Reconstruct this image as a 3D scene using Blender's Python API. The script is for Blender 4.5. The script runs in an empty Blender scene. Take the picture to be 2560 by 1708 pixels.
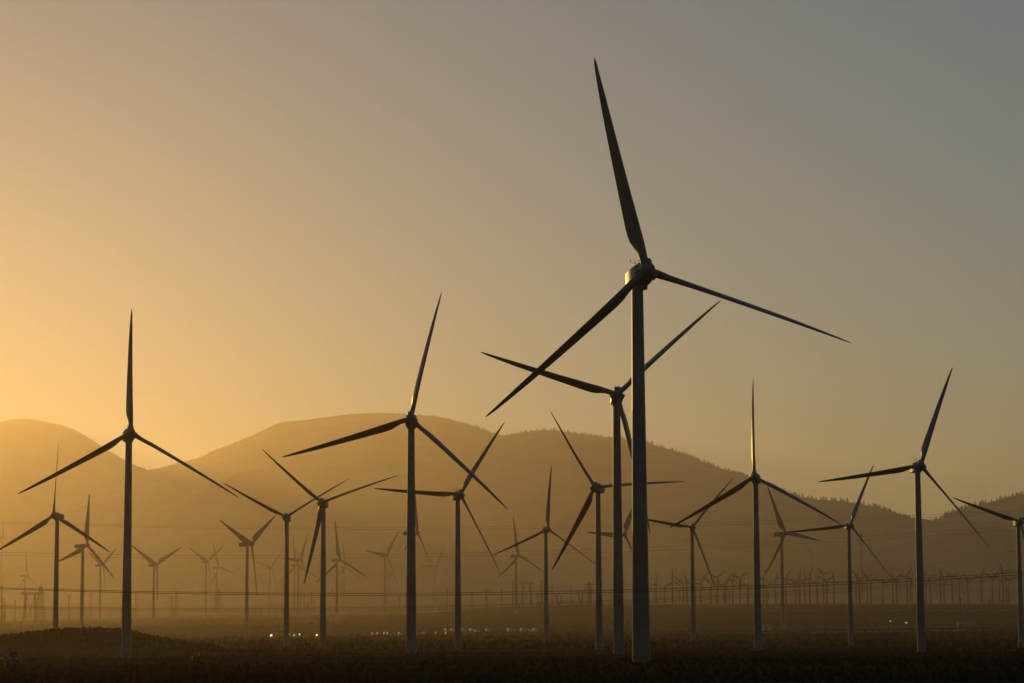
import bpy, bmesh, math, random
import numpy as np
from mathutils import Matrix, Vector

SC = bpy.context.scene
COL = SC.collection
R = math.radians

# ---------------------------------------------------------------- light and air
SUN_EL, SUN_AZ = 6.2, -16.8
SUN_POWER = 3.1
SUN_COL = (1.0, 0.57, 0.13)
SKY_AIR, SKY_DUST, SKY_OZONE = 1.0, 0.0, 1.15
SKY_STRENGTH = 0.15
HAZE_DENSITY = 0.000118
HAZE_G = 0.75
HAZE_COL = (1.0, 0.86, 0.66)
HAZE_TOP = 750.0
EXPOSURE = -1.58
LAMP_POWER = 5.0

CONTROL = [(8.4, 158.3, 0.13), (-43.9, 280.9, -0.35), (-11.0, 267.5, 0.15), (10.6, 249.0, 0.07), (35.6, 359.7, 0.02), (55.0, 333.7, -0.13), (-9.0, 401.7, -0.25), (13.2, 381.3, -0.26), (-33.0, 429.0, -0.23), (-44.8, 489.0, -0.16),
 (7.4, 556.9, -0.07), (40.4, 555.4, -0.16), (72.8, 534.0, -0.5), (101.7, 495.5, -0.7), (124.7, 1143.8, -0.04), (-121.9, 1131.4, -2.38), (2.1, 1752.0, 2.48), (-257.1, 1767.0, -1.24), (-293.0, 2354.4, -4.57),
 (-303.5, 2529.3, -3.93), (-358.7, 2145.1, -4.74), (-535.5, 2707.6, -12.92), (-188.0, 2160.8, -0.28), (-208.9, 2359.5, -1.31), (-122.8, 1721.0, 0.75), (-182.5, 2659.1, -3.28), (-110.9, 2136.6, 3.06),
 (113.0, 1941.9, 9.16), (123.7, 1909.8, 10.8), (142.7, 2066.1, 6.96), (138.0, 1950.9, 11.13), (155.2, 2097.5, 11.07), (166.9, 2080.8, 8.94), (168.8, 2037.8, 11.21), (163.3, 1909.7, 7.63), (176.7, 2045.1, 7.02),
 (179.8, 1957.1, 11.66), (199.4, 2109.4, 6.2), (207.1, 2038.2, 6.49), (208.3, 2029.2, 6.63), (215.3, 2019.5, 7.37), (210.5, 1903.6, 7.7), (237.8, 2079.7, 5.83), (231.3, 1991.0, 6.42), (248.8, 2102.2, 6.02),
 (250.6, 2033.4, 9.91), (244.8, 1925.0, 7.38), (256.7, 1970.3, 6.91), (276.1, 1986.7, 9.9), (267.5, 1903.1, 6.89), (302.0, 2103.5, 7.04), (284.3, 1960.7, 6.19), (307.7, 2060.2, 10.18), (296.9, 1934.4, 7.51),
 (308.3, 1982.7, 10.38), (309.2, 1937.5, 6.69), (325.3, 1947.6, 7.51), (338.1, 1936.4, 7.59), (367.9, 2065.9, 9.6), (367.7, 2034.0, 7.16), (368.9, 1999.2, 4.13), (360.6, 1899.8, 9.66), (403.9, 2078.4, 9.52),
 (418.2, 2083.3, 3.47)]
TURBINES = [('A', 14.5, 8.69, 156.76, 36.2, 12.5, 107.5, 52, 'tallest dark wind turbine in the foreground, its broad tower reaching highest above everything'),
 ('B', 14.5, -43.49, 279.42, 35.15, 16.4, 120.0, 52, 'dark turbine on the left standing before the mound, one blade straight up'),
 ('C', 14.5, -11.04, 265.95, 35.54, 0.0, 12.9, 52, 'dark turbine left of the frame centre, upper blade leaning slightly right above the hill crest'),
 ('D', 14.5, 10.63, 247.48, 36.41, 1.2, 47.2, 52, 'dark turbine partly hidden behind the broad foreground tower, upper right blade under its blade'),
 ('E', 14.5, 35.22, 358.21, 34.29, -12.4, 119.1, 52, 'dark turbine right of the broad tower, one blade straight up against the hill ridge'),
 ('F', 14.5, 55.2, 332.15, 34.26, 7.9, 20.5, 52, 'dark turbine near the right edge, upper blade leaning right, before the notch between hills'),
 ('G', 14.5, -88.69, 475.46, 34.04, -16.9, 0.1, 52, 'dark turbine at the far left, nacelle pointing right, base hidden by the mound'),
 ('I', 14.5, -8.51, 400.19, 34.02, 17.6, 32.8, 52, 'dark turbine just right of the left centre tower, one blade lying level to the left'),
 ('J', 14.5, 12.69, 379.91, 34.05, -20.7, 87.5, 52, 'dark turbine left of the twin tall towers, nacelle right and lower blade hanging left'),
 ('K', 14.5, -33.22, 427.47, 34.08, -8.2, 70.7, 52, 'dark turbine whose lower blade hangs down along the left of its tower'),
 ('L', 14.5, -44.92, 487.48, 34.05, -3.2, 58.2, 52, 'dark turbine with a Y rotor whose lower blade hides its own tower top'),
 ('M', 14.5, 7.9, 555.46, 33.9, 17.2, 5.1, 52, 'slim dark turbine with lit nacelle corner, lower blades spread like a tent'),
 ('N', 14.5, 40.38, 553.87, 34.11, 0.1, 40.0, 52, 'slim turbine with a bright nacelle side, next right of the broad foreground tower'),
 ('P', 14.5, 73.02, 532.45, 33.68, 7.3, 23.2, 52, 'slim dark turbine with bright roof glint, blade leaning right, left of the rightmost turbine'),
 ('Q', 14.5, 101.82, 493.96, 32.77, 5.3, 49.2, 52, 'dark turbine cut by the right frame edge, one blade reaching left over the hill'),
 ('H', 24, -192.56, 1114.95, 47.49, 59.4, 9.1, 14, 'brownish turbine behind the mound, long nacelle to the left, overlapped by the far left turbine'),
 ('O', 24, 126.28, 1141.87, 52.43, 39.3, 97.7, 14, 'grey brown turbine with a long box nacelle, right blade thrust out beneath a dark blade'),
 ('R', 24, -119.8, 1130.06, 48.4, 57.3, 55.1, 14, 'brown turbine with wide Y blades and long nacelle, left of two dark slim towers'),
 ('S', 24, -45.12, 1163.63, 54.35, 74.5, 7.9, 14, 'turbine mostly hidden behind the left centre tower, nacelle and one lower blade showing'),
 ('T', 24, 50.89, 1120.54, 51.56, 42.9, 31.1, 14, 'turbine hidden between the two tall foreground towers, one blade lying level to the left'),
 ('U', 28, 4.21, 1749.94, 57.97, 45.7, 114.6, 14, 'hazy turbine with nacelle to the left, behind the slim turbine with tent shaped blades'),
 ('V', 28, -254.85, 1764.99, 52.95, 48.0, 61.8, 14, 'hazy turbine with Y blades just right of the dark left tower'),
 ('W', 28, -290.54, 2352.72, 68.68, 55.2, 56.9, 14, 'faint Y bladed turbine in the haze overlapping a fainter turbine on its right'),
 ('X', 28, -300.99, 2527.73, 66.9, 58.6, 103.8, 14, 'faint turbine in the haze, right blade almost level, behind the lattice tower pair'),
 ('Y', 28, -355.99, 2143.95, 61.06, 67.6, 57.2, 14, 'faint turbine left of the dark left tower, one blade rising to the right'),
 ('Z', 28, -532.65, 2706.64, 62.65, 70.7, 1.0, 14, 'faint turbine behind the wide lattice pylon at the far left'),
 ('AA', 28, -185.41, 2159.31, 65.64, 60.3, 31.5, 14, 'hazy turbine with level left blade and sunlit upper blade, between two dark slim towers'),
 ('AB', 28, -206.71, 2357.42, 65.4, 46.6, 114.4, 14, 'fainter turbine close behind and left of the one with a sunlit upper blade'),
 ('AC', 28, -120.59, 1719.01, 54.76, 46.8, 115.6, 14, 'hazy turbine with upright blade, just right of the tower with the hanging lower blade'),
 ('AD', 28, -180.09, 2657.35, 68.82, 52.7, 116.2, 14, 'ghostly turbine in the haze right behind the one with an upright blade'),
 ('AE', 28, -108.62, 2134.71, 68.45, 50.0, 37.8, 14, 'hazy turbine beside the slim mast with the round dish'),
 ('AF', 28, -86.98, 2841.81, 73.85, 43.3, 28.0, 14, 'faint turbine with level left blade in the gap between two dark towers left of centre'),
 ('AG', 28, -291.53, 2982.06, 75.7, 50.4, 45.3, 14, 'faint turbine just left of the Y rotor tower, blades thin in the haze'),
 ('AH', 25, -648.4, 5006.52, 164.57, 53.1, 49.7, 14, 'ghostly far turbine on the hill foot above the faint Y bladed pair'),
 ('AI', 25, -473.87, 4876.65, 166.63, 36.9, 95.1, 14, 'ghostly far turbine high in the haze left of the Y rotor tower'),
 ('AK', 25, -671.55, 3248.23, 123.22, 65.8, 2.7, 14, 'ghostly far turbine cut by the left frame edge'),
 ('AM', 25, 945.78, 5144.62, 131.76, 22.0, 91.3, 14, 'faint far turbine with level right blade, above the distant row near the right edge'),
 ('AN', 34, 680.09, 3357.8, 102.63, 46.2, 99.5, 14, 'faint far turbine close to the right edge tower, long blade leaning up left'),
 ('AO', 25, 863.54, 4316.58, 111.12, 25.7, 34.4, 14, 'faint low turbine just left of the faint one by the right edge tower'),
 ('AP', 34, 501.33, 4113.72, 114.32, -0.0, 88.8, 14, 'ghostly far turbine under the right blade of the long nacelle turbine'),
 ('AQ', 25, 500.35, 5679.79, 156.21, -34.2, 64.3, 14, 'ghostly far turbine on the hill foot just left of the upright blade tower'),
 ('AR', 25, -615.63, 5319.09, 172.67, 30.4, 91.1, 14, 'ghostly far turbine on the hill foot, leftmost of three near the brown Y turbine'),
 ('AS', 25, -558.72, 4939.04, 158.54, 41.2, 88.4, 14, 'ghostly far turbine on the hill foot, middle of three near the brown Y turbine'),
 ('AT', 25, -582.22, 5284.38, 171.75, -11.1, 102.3, 14, 'ghostly far turbine on the hill foot, rightmost of three near the brown Y turbine')]
SMALL = [(113.0, 1941.9, 23.1, 17.6, 37, 15, 'tiny distant turbine, first right of the broad foreground tower'), (123.7, 1909.8, 24.27, 17.3, 23, 0, 'tiny distant turbine, second right of the broad foreground tower'),
 (142.7, 2066.1, 22.1, 20.1, 15, 64, 'tiny distant turbine, third right of the broad foreground tower'), (138.0, 1950.9, 25.14, 15.5, 42, 100, 'tiny distant turbine, fourth right of the broad foreground tower'),
 (155.2, 2097.5, 26.7, 19.1, 42, 97, 'tiny distant turbine, first right of the slim tower next to the broad one'),
 (157.0, 2066.1, 27.98, 13.9, 12, 35, 'tiny distant turbine, second right of the slim tower next to the broad one'),
 (166.9, 2080.8, 24.3, 17.8, 9, 73, 'tiny distant turbine, third right of the slim tower next to the broad one'),
 (168.8, 2037.8, 25.89, 20.4, 13, 55, 'tiny distant turbine, fourth right of the slim tower next to the broad one'),
 (163.3, 1909.7, 21.01, 17.3, 5, 35, 'tiny distant turbine, fifth right of the slim tower next to the broad one'),
 (176.7, 2045.1, 21.86, 18.2, 43, 40, 'tiny distant turbine, sixth right of the slim tower next to the broad one'),
 (176.6, 1981.1, 27.29, 16.9, 24, 19, 'tiny distant turbine, seventh right of the slim tower next to the broad one'),
 (179.8, 1957.1, 25.35, 19.2, 9, 56, 'tiny distant turbine, eighth right of the slim tower next to the broad one'),
 (199.4, 2109.4, 22.04, 20.3, -37, 17, 'tiny distant turbine, ninth right of the slim tower next to the broad one'),
 (207.1, 2038.2, 21.34, 24.8, 24, 20, 'tiny distant turbine, first right of the tower with one blade upright'),
 (208.3, 2029.2, 21.3, 16.6, 13, 52, 'tiny distant turbine, second right of the tower with one blade upright'),
 (215.3, 2019.5, 21.95, 19.1, 46, 12, 'tiny distant turbine, third right of the tower with one blade upright'), (210.5, 1903.6, 21.12, 22.1, 17, 35, 'tiny distant turbine, first right of the grey long nacelle turbine'),
 (237.8, 2079.7, 21.37, 22.3, 20, 45, 'tiny distant turbine, second right of the grey long nacelle turbine'), (231.3, 1991.0, 20.68, 22.4, 21, 10, 'tiny distant turbine, third right of the grey long nacelle turbine'),
 (248.8, 2102.2, 21.79, 22.1, 38, 115, 'tiny distant turbine, fourth right of the grey long nacelle turbine'), (227.7, 1894.0, 26.45, 16.9, 19, 18, 'tiny distant turbine, fifth right of the grey long nacelle turbine'),
 (250.6, 2033.4, 25.15, 17.7, 18, 23, 'tiny distant turbine, sixth right of the grey long nacelle turbine'), (250.1, 1987.7, 27.02, 20.9, 16, 72, 'tiny distant turbine, seventh right of the grey long nacelle turbine'),
 (244.8, 1925.0, 21.06, 20.3, 21, 55, 'tiny distant turbine, eighth right of the grey long nacelle turbine'), (256.7, 1970.3, 21.2, 20.8, 50, 100, 'tiny distant turbine, ninth right of the grey long nacelle turbine'),
 (276.1, 1986.7, 24.75, 17.3, 24, 20, 'tiny distant turbine, first right of the tower with bright roof glint'),
 (267.5, 1903.1, 20.53, 21.8, 38, 71, 'tiny distant turbine, second right of the tower with bright roof glint'),
 (302.0, 2103.5, 23.08, 24.5, 30, 70, 'tiny distant turbine, third right of the tower with bright roof glint'),
 (284.3, 1960.7, 20.69, 21.7, 11, 64, 'tiny distant turbine, fourth right of the tower with bright roof glint'),
 (307.7, 2060.2, 25.8, 19.1, -34, 24, 'tiny distant turbine, fifth right of the tower with bright roof glint'),
 (296.9, 1934.4, 21.57, 21.4, -23, 4, 'tiny distant turbine, sixth right of the tower with bright roof glint'),
 (308.3, 1982.7, 25.3, 18.4, 34, 51, 'tiny distant turbine, seventh right of the tower with bright roof glint'),
 (309.2, 1937.5, 20.83, 24.3, 6, 31, 'tiny distant turbine, eighth right of the tower with bright roof glint'),
 (364.8, 2263.3, 32.54, 16.4, 40, 50, 'tiny distant turbine, ninth right of the tower with bright roof glint'),
 (325.3, 1947.6, 21.86, 20.2, 7, 111, 'tiny distant turbine, first right of the tall rightmost complete turbine'),
 (339.5, 2014.4, 26.82, 19.0, -48, 78, 'tiny distant turbine, second right of the tall rightmost complete turbine'),
 (360.6, 2081.6, 26.45, 19.7, 27, 11, 'tiny distant turbine, third right of the tall rightmost complete turbine'),
 (338.1, 1936.4, 21.75, 22.2, 20, 79, 'tiny distant turbine, fourth right of the tall rightmost complete turbine'),
 (367.9, 2065.9, 24.83, 21.0, 42, 63, 'tiny distant turbine, fifth right of the tall rightmost complete turbine'),
 (367.7, 2034.0, 22.08, 22.5, 20, 47, 'tiny distant turbine, sixth right of the tall rightmost complete turbine'),
 (368.9, 1999.2, 18.68, 23.2, 48, 80, 'tiny distant turbine, seventh right of the tall rightmost complete turbine'),
 (360.6, 1899.8, 23.18, 20.7, 40, 32, 'tiny distant turbine, eighth right of the tall rightmost complete turbine'),
 (403.9, 2078.4, 24.75, 20.8, 36, 56, 'tiny distant turbine, ninth right of the tall rightmost complete turbine'),
 (454.5, 2313.9, 35.1, 15.1, -47, 26, 'tiny distant turbine, tenth right of the tall rightmost complete turbine'),
 (438.6, 2210.7, 34.93, 19.7, 6, 105, 'tiny distant turbine, eleventh right of the tall rightmost complete turbine'),
 (445.6, 2235.5, 35.96, 16.2, -45, 66, 'tiny distant turbine, twelfth right of the tall rightmost complete turbine'),
 (418.2, 2083.3, 18.73, 25.0, 12, 73, 'tiny distant turbine, thirteenth right of the tall rightmost complete turbine')]
POLES = [(-326.9, 1579.0, 26.7), (-325.9, 1578.3, 19.0), (-324.2, 1576.7, 16.7), (-340.5, 1689.7, 17.7), (-322.2, 1793.1, 21.3), (-373.4, 2179.9, 24.9), (-371.6, 2179.9, 24.5), (-340.8, 2229.7, 24.4), (-338.7, 2226.4, 24.4),
 (-188.3, 2191.7, 17.3), (-183.5, 2169.2, 19.5), (-173.5, 2078.5, 10.7), (-171.6, 2074.5, 12.3), (-176.0, 2154.4, 20.9), (-173.6, 2155.4, 13.2), (-99.4, 2163.9, 15.9), (-53.7, 2011.3, 18.7), (-33.3, 2001.5, 13.8),
 (-9.4, 2016.2, 15.7), (-0.3, 1874.1, 22.0), (13.6, 1913.1, 17.2), (29.3, 1862.1, 17.4), (45.7, 1944.3, 16.9), (128.4, 2092.9, 16.5), (144.8, 2150.1, 12.1), (177.4, 2326.9, 11.8), (171.9, 2094.9, 11.5),
 (156.9, 1792.2, 12.1), (157.6, 1653.6, 15.2), (214.1, 1431.4, 13.3), (255.5, 1411.2, 14.7), (248.5, 1288.7, 14.3), (227.8, 1353.5, 7.6)]
PYLONS = [(-334.3, 1747.4, 27.3, 7.4, 'taper'), (-343.1, 1756.3, 23.7, 10.9, 'delta'), (-296.9, 2149.6, 21.4, 3.1, 'narrow'), (-290.9, 2133.8, 24.7, 4.5, 'taper'), (-299.8, 2487.8, 21.2, 5.3, 'narrow'),
 (-295.9, 2485.5, 28.0, 5.7, 'arms'), (-186.9, 2700.0, 33.3, 10.5, 'arms'), (-197.4, 2700.0, 26.5, 5.3, 'narrow'), (10.5, 1902.6, 20.8, 9.3, 'delta'), (22.2, 1899.9, 21.4, 4.3, 'arms'), (57.4, 1855.7, 19.1, 6.6, 'arms'),
 (51.1, 1877.2, 13.0, 3.7, 'vee'), (35.1, 1899.1, 9.5, 3.4, 'vee'), (20.6, 1926.5, 9.6, 3.4, 'vee'), (-21.7, 2005.6, 15.7, 6.5, 'tee')]
DISH_MAST = (-136.7, 2700.0, 44.2)
ANTENNA_MAST = (332.1, 2350.5, 69.1)
GANTRIES = [(-203.8, 2059.1, 10.6, 22.8), (-356.8, 2217.2, 9.3, 10.1), (-282.9, 2112.3, 3, 4.8), (-269.8, 2071.8, 3, 4.0), (-276.0, 2088.9, 3, 2.7), (-262.2, 2124.4, 3, 5.5), (-241.7, 2107.9, 3, 6.2), (-217.2, 1966.4, 3, 3.2)]
VEHICLES = [('truck', -32.5, 1196.9, -9.2), ('truck', -29.3, 1192.0, -9.1), ('truck', -24.2, 1184.2, -9.0), ('truck', -20.1, 1178.2, -8.9), ('truck', -12.1, 1162.1, -8.7), ('truck', -2.0, 1134.1, -8.4),
 ('truck', 3.9, 1126.6, -8.3), ('truck', 9.4, 1100.6, -8.2), ('car', -67.4, 1190.0, -8.7), ('car', -64.7, 1188.0, -9.7), ('car', -47.8, 928.9, -8.7), ('car', -46.1, 920.1, -8.2), ('car', -54.1, 1183.4, -9.9),
 ('car', -45.9, 1184.0, -11.2), ('car', -42.7, 1186.0, -8.6), ('car', -36.2, 1171.6, -10.8), ('car', -24.7, 928.9, -8.9), ('car', -17.5, 1186.7, -9.8), ('car', 0.2, 1175.5, -7.3), ('car', 5.7, 1157.9, -10.1),
 ('car', 7.8, 1156.0, -9.9), ('car', 10.6, 1153.4, -6.6), ('car', -78.9, 813.4, -16.2), ('car', -74.4, 827.6, -19.0), ('car', -71.9, 818.9, -18.9), ('car', -70.8, 825.8, -15.8), ('car', -64.2, 816.6, -15.6),
 ('car', -82.7, 797.2, -3.4), ('trailer', -72.8, 1206.3, 88.0985284096423), ('trailer', 0.3, 1146.7, 94.59819972235768), ('trailer', 239.5, 1284.2, 86.97870998247035), ('nearcar', -34.5, 171.1, -9.0)]
MARKERS = [(-26.0, 200.6), (-31.0, 244.5)]
SHED = (117.0, 1150.7)
LAMPS = [(203.8, 1336.9, 3.0), (203.5, 1280.9, 2.9)]
SHRUBS = [(-47.7, 367.2, 0.62), (-47.0, 386.6, 1.3), (-45.0, 390.1, 0.73), (-43.8, 393.7, 1.03), (-43.5, 395.6, 0.74), (-50.3, 478.0, 1.25), (-47.8, 478.0, 1.52), (-46.8, 478.0, 0.81), (-45.8, 478.0, 1.07), (-42.2, 478.0, 1.61),
 (-41.3, 478.0, 1.97), (-40.0, 478.0, 0.72), (-30.1, 418.3, 0.78), (-32.3, 474.5, 0.62), (-11.0, 232.5, 0.57), (-10.4, 236.3, 0.4), (-15.6, 452.8, 1.27), (-8.5, 353.6, 0.93), (-7.9, 370.5, 0.55), (-5.6, 460.7, 0.95),
 (0.5, 398.2, 0.6), (2.9, 463.7, 1.3), (8.6, 390.4, 0.44), (12.1, 345.0, 0.58), (13.9, 370.5, 0.97), (9.6, 206.6, 0.62), (8.6, 178.3, 0.4), (8.8, 166.7, 0.28), (30.6, 478.0, 1.07), (31.2, 475.7, 0.8),
 (32.8, 340.0, 0.64), (35.8, 354.2, 0.46), (43.1, 368.4, 0.62), (54.5, 403.1, 0.45), (40.7, 250.5, 0.33), (61.7, 342.2, 0.51), (63.5, 314.0, 0.59), (-49.3, 310.4, 0.52), (-36.8, 228.3, 0.43), (-36.1, 383.5, 0.65),
 (-25.3, 398.2, 0.67), (-22.2, 388.8, 0.51), (-1.5, 234.0, 0.39), (4.0, 322.6, 0.48)]
WIRES = [(105, 0.0112, 0.00108111, 0.0108047, 15.0917), (105, 0.0125, 0.00111822, 0.00964592, 14.9981), (133, 0.0073, 0.000973489, 0.0264484, 14.7493), (133, 0.0073, 0.000963315, 0.0254397, 14.6758),
 (133, 0.0073, 0.000997918, 0.0248903, 14.5593), (1000, 0.045, 9.57984e-05, 0.00701425, 50.9544), (1001.5, 0.045, 0.000100559, 0.0062672, 49.9916), (992, 0.045, 0.000123961, 0.022216, 40.4282),
 (993.5, 0.045, 0.000120678, 0.0208303, 39.1901)]
CRESTS = [('far',
  [(-2973, 8400, 223), (-2431, 8400, 302), (-2160, 8400, 410), (-1958, 8400, 546), (-1838, 8400, 658), (-1756, 8400, 692), (-1688, 8400, 698), (-1633, 8400, 695), (-1578, 8400, 690), (-1523, 8400, 674),  # unseen left end of the ridge, lowered to let sunlight into the valley
   (-1474, 8400, 651), (-1426, 8400, 620), (-1384, 8400, 594), (-1329, 8400, 562), (-1281, 8400, 538), (-1240, 8400, 521), (-1164, 8400, 488), (-1041, 8400, 419), (-862, 8400, 309), (-657, 8400, 186)]),
 ('main',
  [(-2181, 8500, 195), (-1770, 8500, 317), (-1481, 8417, 442), (-1338, 8375, 501), (-1246, 8348, 519), (-1196, 8333, 528), (-1140, 8317, 536), (-1055, 8292, 550), (-1014, 8279, 571), (-958, 8262, 594), (-902, 8242, 615),
   (-845, 8211, 639), (-775, 8171, 665), (-705, 8132, 670), (-635, 8093, 676), (-566, 8054, 678), (-498, 8014, 675), (-364, 7936, 671), (-311, 7904, 662), (-232, 7857, 650), (-167, 7818, 631), (-103, 7779, 612),
   (-39, 7739, 590), (-11, 7722, 583), (36, 7691, 590), (86, 7655, 596), (148, 7610, 586), (196, 7574, 577), (292, 7502, 560), (386, 7430, 540), (444, 7385, 519), (501, 7340, 498), (590, 7268, 461), (667, 7205, 425),
   (720, 7160, 396), (773, 7115, 373), (826, 7070, 352), (888, 7016, 342), (939, 6971, 338), (979, 6935, 327), (1028, 6890, 308), (1077, 6845, 288), (1115, 6809, 275), (1146, 6800, 260), (1234, 6800, 228),
   (1398, 6800, 167), (1671, 6800, 100)]),
 ('right',
  [(808, 6500, 120), (947, 6500, 188), (1053, 6500, 243), (1096, 6500, 259), (1123, 6500, 268), (1149, 6500, 280), (1181, 6500, 295), (1203, 6500, 300), (1234, 6500, 304), (1266, 6500, 314), (1298, 6500, 322),
   (1330, 6500, 326), (1351, 6500, 329), (1447, 6500, 344), (1607, 6500, 380), (1819, 6500, 390), (2133, 6500, 325), (2551, 6500, 228)])]
PINES = [(481, 16.6), (518, 12.5), (542, 13.9), (570, 15.2), (592, 11.1), (647, 12.5), (674, 11.1), (807, 12.5), (857, 16.6), (845, 12.5), (909, 15.2), (930, 16.6), (940, 12.5), (987, 12.5)]

# ---------------------------------------------------------------- the lie of the land (metres; the camera stands at x=0, y=0)
EYE = 14.0
PROFILE = [(-16000, 10), (-3000, 11), (0, 12.76), (51, 12.26), (97, 11.51), (157, 11.04), (215, 10.52), (257, 10.15), (288, 9.69), (360, 9.19), (411, 8.95), (462, 8.37), (555, 8.12),
           (600, 7.8), (760, 7.4), (920, 7.4), (1120, 7.3), (1360, 8.6), (1600, 10), (1840, 12.8), (2160, 16.4), (2560, 20.4), (3040, 26), (4000, 36), (5000, 48), (6500, 74), (16000, 180)]
PX = np.array([p[0] for p in PROFILE], float)
PZ = np.array([p[1] for p in PROFILE], float)

def fbm(x, y, seed, octaves=4):
    v = np.zeros(np.broadcast(x, y).shape)
    a, f = 1.0, 1.0
    r = random.Random(seed)
    for k in range(octaves):
        for j in range(3):
            t = r.uniform(0, 6.283)
            v = v + a * 0.4 * np.sin((np.cos(t) * x + np.sin(t) * y) * f * r.uniform(0.8, 1.25) + r.uniform(0, 6.283))
        a *= 0.5
        f *= 2.1
    return v

def profile_z(x, y):
    z = np.interp(y, PX, PZ)
    z = z + 0.32 * fbm(x / 45.0, y / 45.0, 5) * np.clip(np.abs(y) / 700.0, 0.15, 1.0)
    # the low dark mound on the left
    mx = x + 62.6
    m = np.where(mx < 0, np.exp(-(mx / 19.6) ** 2) * 0.6 + 0.4 / (1 + (mx / 23.2) ** 2), np.exp(-(np.abs(mx) / 13.8) ** 2.0))
    m = m * np.exp(-((y - 369.5) / 38.1) ** 2)
    return z + 3.65 * m

def ground_z(x, y):
    x = np.asarray(x, float)
    y = np.asarray(y, float)
    z = profile_z(x, y)
    num = np.zeros(np.broadcast(x, y).shape)
    den = np.zeros(np.broadcast(x, y).shape) + 0.12
    for (cx, cy, dz) in CONTROL:
        w = np.exp(-((x - cx) / (0.06 * cy)) ** 2 - ((y - cy) / (0.10 * cy)) ** 2)
        num = num + w * dz
        den = den + w
    return z + num / den


def gz(x, y):
    return float(ground_z(np.array(x, float), np.array(y, float)))

# ---------------------------------------------------------------- materials
def mat(name, col, rough=0.6, metal=0.0, noise=None, spec=0.5, bump=None):
    m = bpy.data.materials.new(name)
    m.use_nodes = True
    nt = m.node_tree
    b = nt.nodes['Principled BSDF']
    b.inputs['Base Color'].default_value = (*col, 1)
    b.inputs['Roughness'].default_value = rough
    b.inputs['Metallic'].default_value = metal
    b.inputs['Specular IOR Level'].default_value = spec
    if noise:
        scale, col2, lo, hi = noise
        tc = nt.nodes.new('ShaderNodeTexCoord')
        n = nt.nodes.new('ShaderNodeTexNoise')
        n.inputs['Scale'].default_value = scale
        n.inputs['Detail'].default_value = 6
        r = nt.nodes.new('ShaderNodeValToRGB')
        r.color_ramp.elements[0].position = lo
        r.color_ramp.elements[0].color = (*col, 1)
        r.color_ramp.elements[1].position = hi
        r.color_ramp.elements[1].color = (*col2, 1)
        nt.links.new(tc.outputs['Object'], n.inputs['Vector'])
        nt.links.new(n.outputs['Fac'], r.inputs['Fac'])
        nt.links.new(r.outputs['Color'], b.inputs['Base Color'])
        if bump:
            bp = nt.nodes.new('ShaderNodeBump')
            bp.inputs['Strength'].default_value = bump[0]
            bp.inputs['Distance'].default_value = bump[1]
            nt.links.new(n.outputs['Fac'], bp.inputs['Height'])
            nt.links.new(bp.outputs['Normal'], b.inputs['Normal'])
    return m

M = {}
M['tower'] = mat('tower_paint', (0.12, 0.125, 0.13), 0.36, noise=(0.35, (0.085, 0.085, 0.085), 0.35, 0.7))
M['nacelle'] = mat('nacelle_fibreglass', (0.12, 0.12, 0.12), 0.36, noise=(0.8, (0.085, 0.085, 0.083), 0.4, 0.7))
M['blade'] = mat('blade_fibreglass', (0.10, 0.10, 0.105), 0.34, noise=(0.5, (0.075, 0.073, 0.07), 0.4, 0.75))
M['old_tower'] = mat('rusty_tower', (0.07, 0.055, 0.045), 0.6, noise=(0.5, (0.10, 0.08, 0.065), 0.4, 0.7))
M['dark_metal'] = mat('dark_metal', (0.10, 0.10, 0.10), 0.5, 0.6)
M['steel'] = mat('galvanised_steel', (0.13, 0.125, 0.12), 0.42, 0.5, noise=(1.5, (0.09, 0.085, 0.08), 0.4, 0.7))
M['wire'] = mat('conductor', (0.05, 0.045, 0.04), 0.55, 0.3)
M['wood'] = mat('weathered_wood', (0.09, 0.065, 0.045), 0.85, noise=(1.2, (0.05, 0.035, 0.025), 0.4, 0.7))
M['ground'] = mat('dry_ground', (0.030, 0.022, 0.013), 1.0, noise=(0.02, (0.055, 0.040, 0.024), 0.38, 0.66), spec=0.0)
M['hill'] = mat('chaparral_slope', (0.03, 0.028, 0.018), 0.95, noise=(0.005, (0.15, 0.12, 0.07), 0.4, 0.68), spec=0.05)
M['leaf'] = mat('sage_leaf', (0.055, 0.06, 0.035), 0.7, noise=(2.0, (0.09, 0.08, 0.045), 0.4, 0.7), spec=0.2)
M['dry_leaf'] = mat('dry_brush', (0.026, 0.020, 0.012), 0.95, noise=(0.6, (0.020, 0.016, 0.010), 0.4, 0.7), spec=0.0)
M['twig'] = mat('twig_bark', (0.06, 0.045, 0.03), 0.9)
M['needle'] = mat('pine_needles', (0.035, 0.045, 0.025), 0.8, noise=(0.3, (0.055, 0.06, 0.03), 0.4, 0.7), spec=0.1)
M['road'] = mat('worn_asphalt', (0.05, 0.05, 0.05), 0.8, noise=(0.2, (0.075, 0.072, 0.068), 0.4, 0.7), spec=0.3)
M['dirt'] = mat('pale_dirt', (0.20, 0.155, 0.11), 0.95, noise=(0.15, (0.15, 0.115, 0.08), 0.4, 0.7), spec=0.1)
M['paint_white'] = mat('vehicle_white', (0.35, 0.35, 0.34), 0.24, noise=(1.0, (0.28, 0.28, 0.27), 0.4, 0.8))
M['paint_silver'] = mat('vehicle_silver', (0.25, 0.25, 0.26), 0.25, 0.5)
M['paint_dark'] = mat('vehicle_dark', (0.05, 0.055, 0.065), 0.22)
M['paint_red'] = mat('vehicle_red', (0.25, 0.04, 0.03), 0.25)
M['glass'] = mat('vehicle_glass', (0.02, 0.025, 0.025), 0.17, spec=0.8)
M['rubber'] = mat('rubber', (0.02, 0.02, 0.02), 0.8)
M['headlight'] = mat('headlight_lens', (0.22, 0.22, 0.20), 0.15, spec=0.9)
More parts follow.
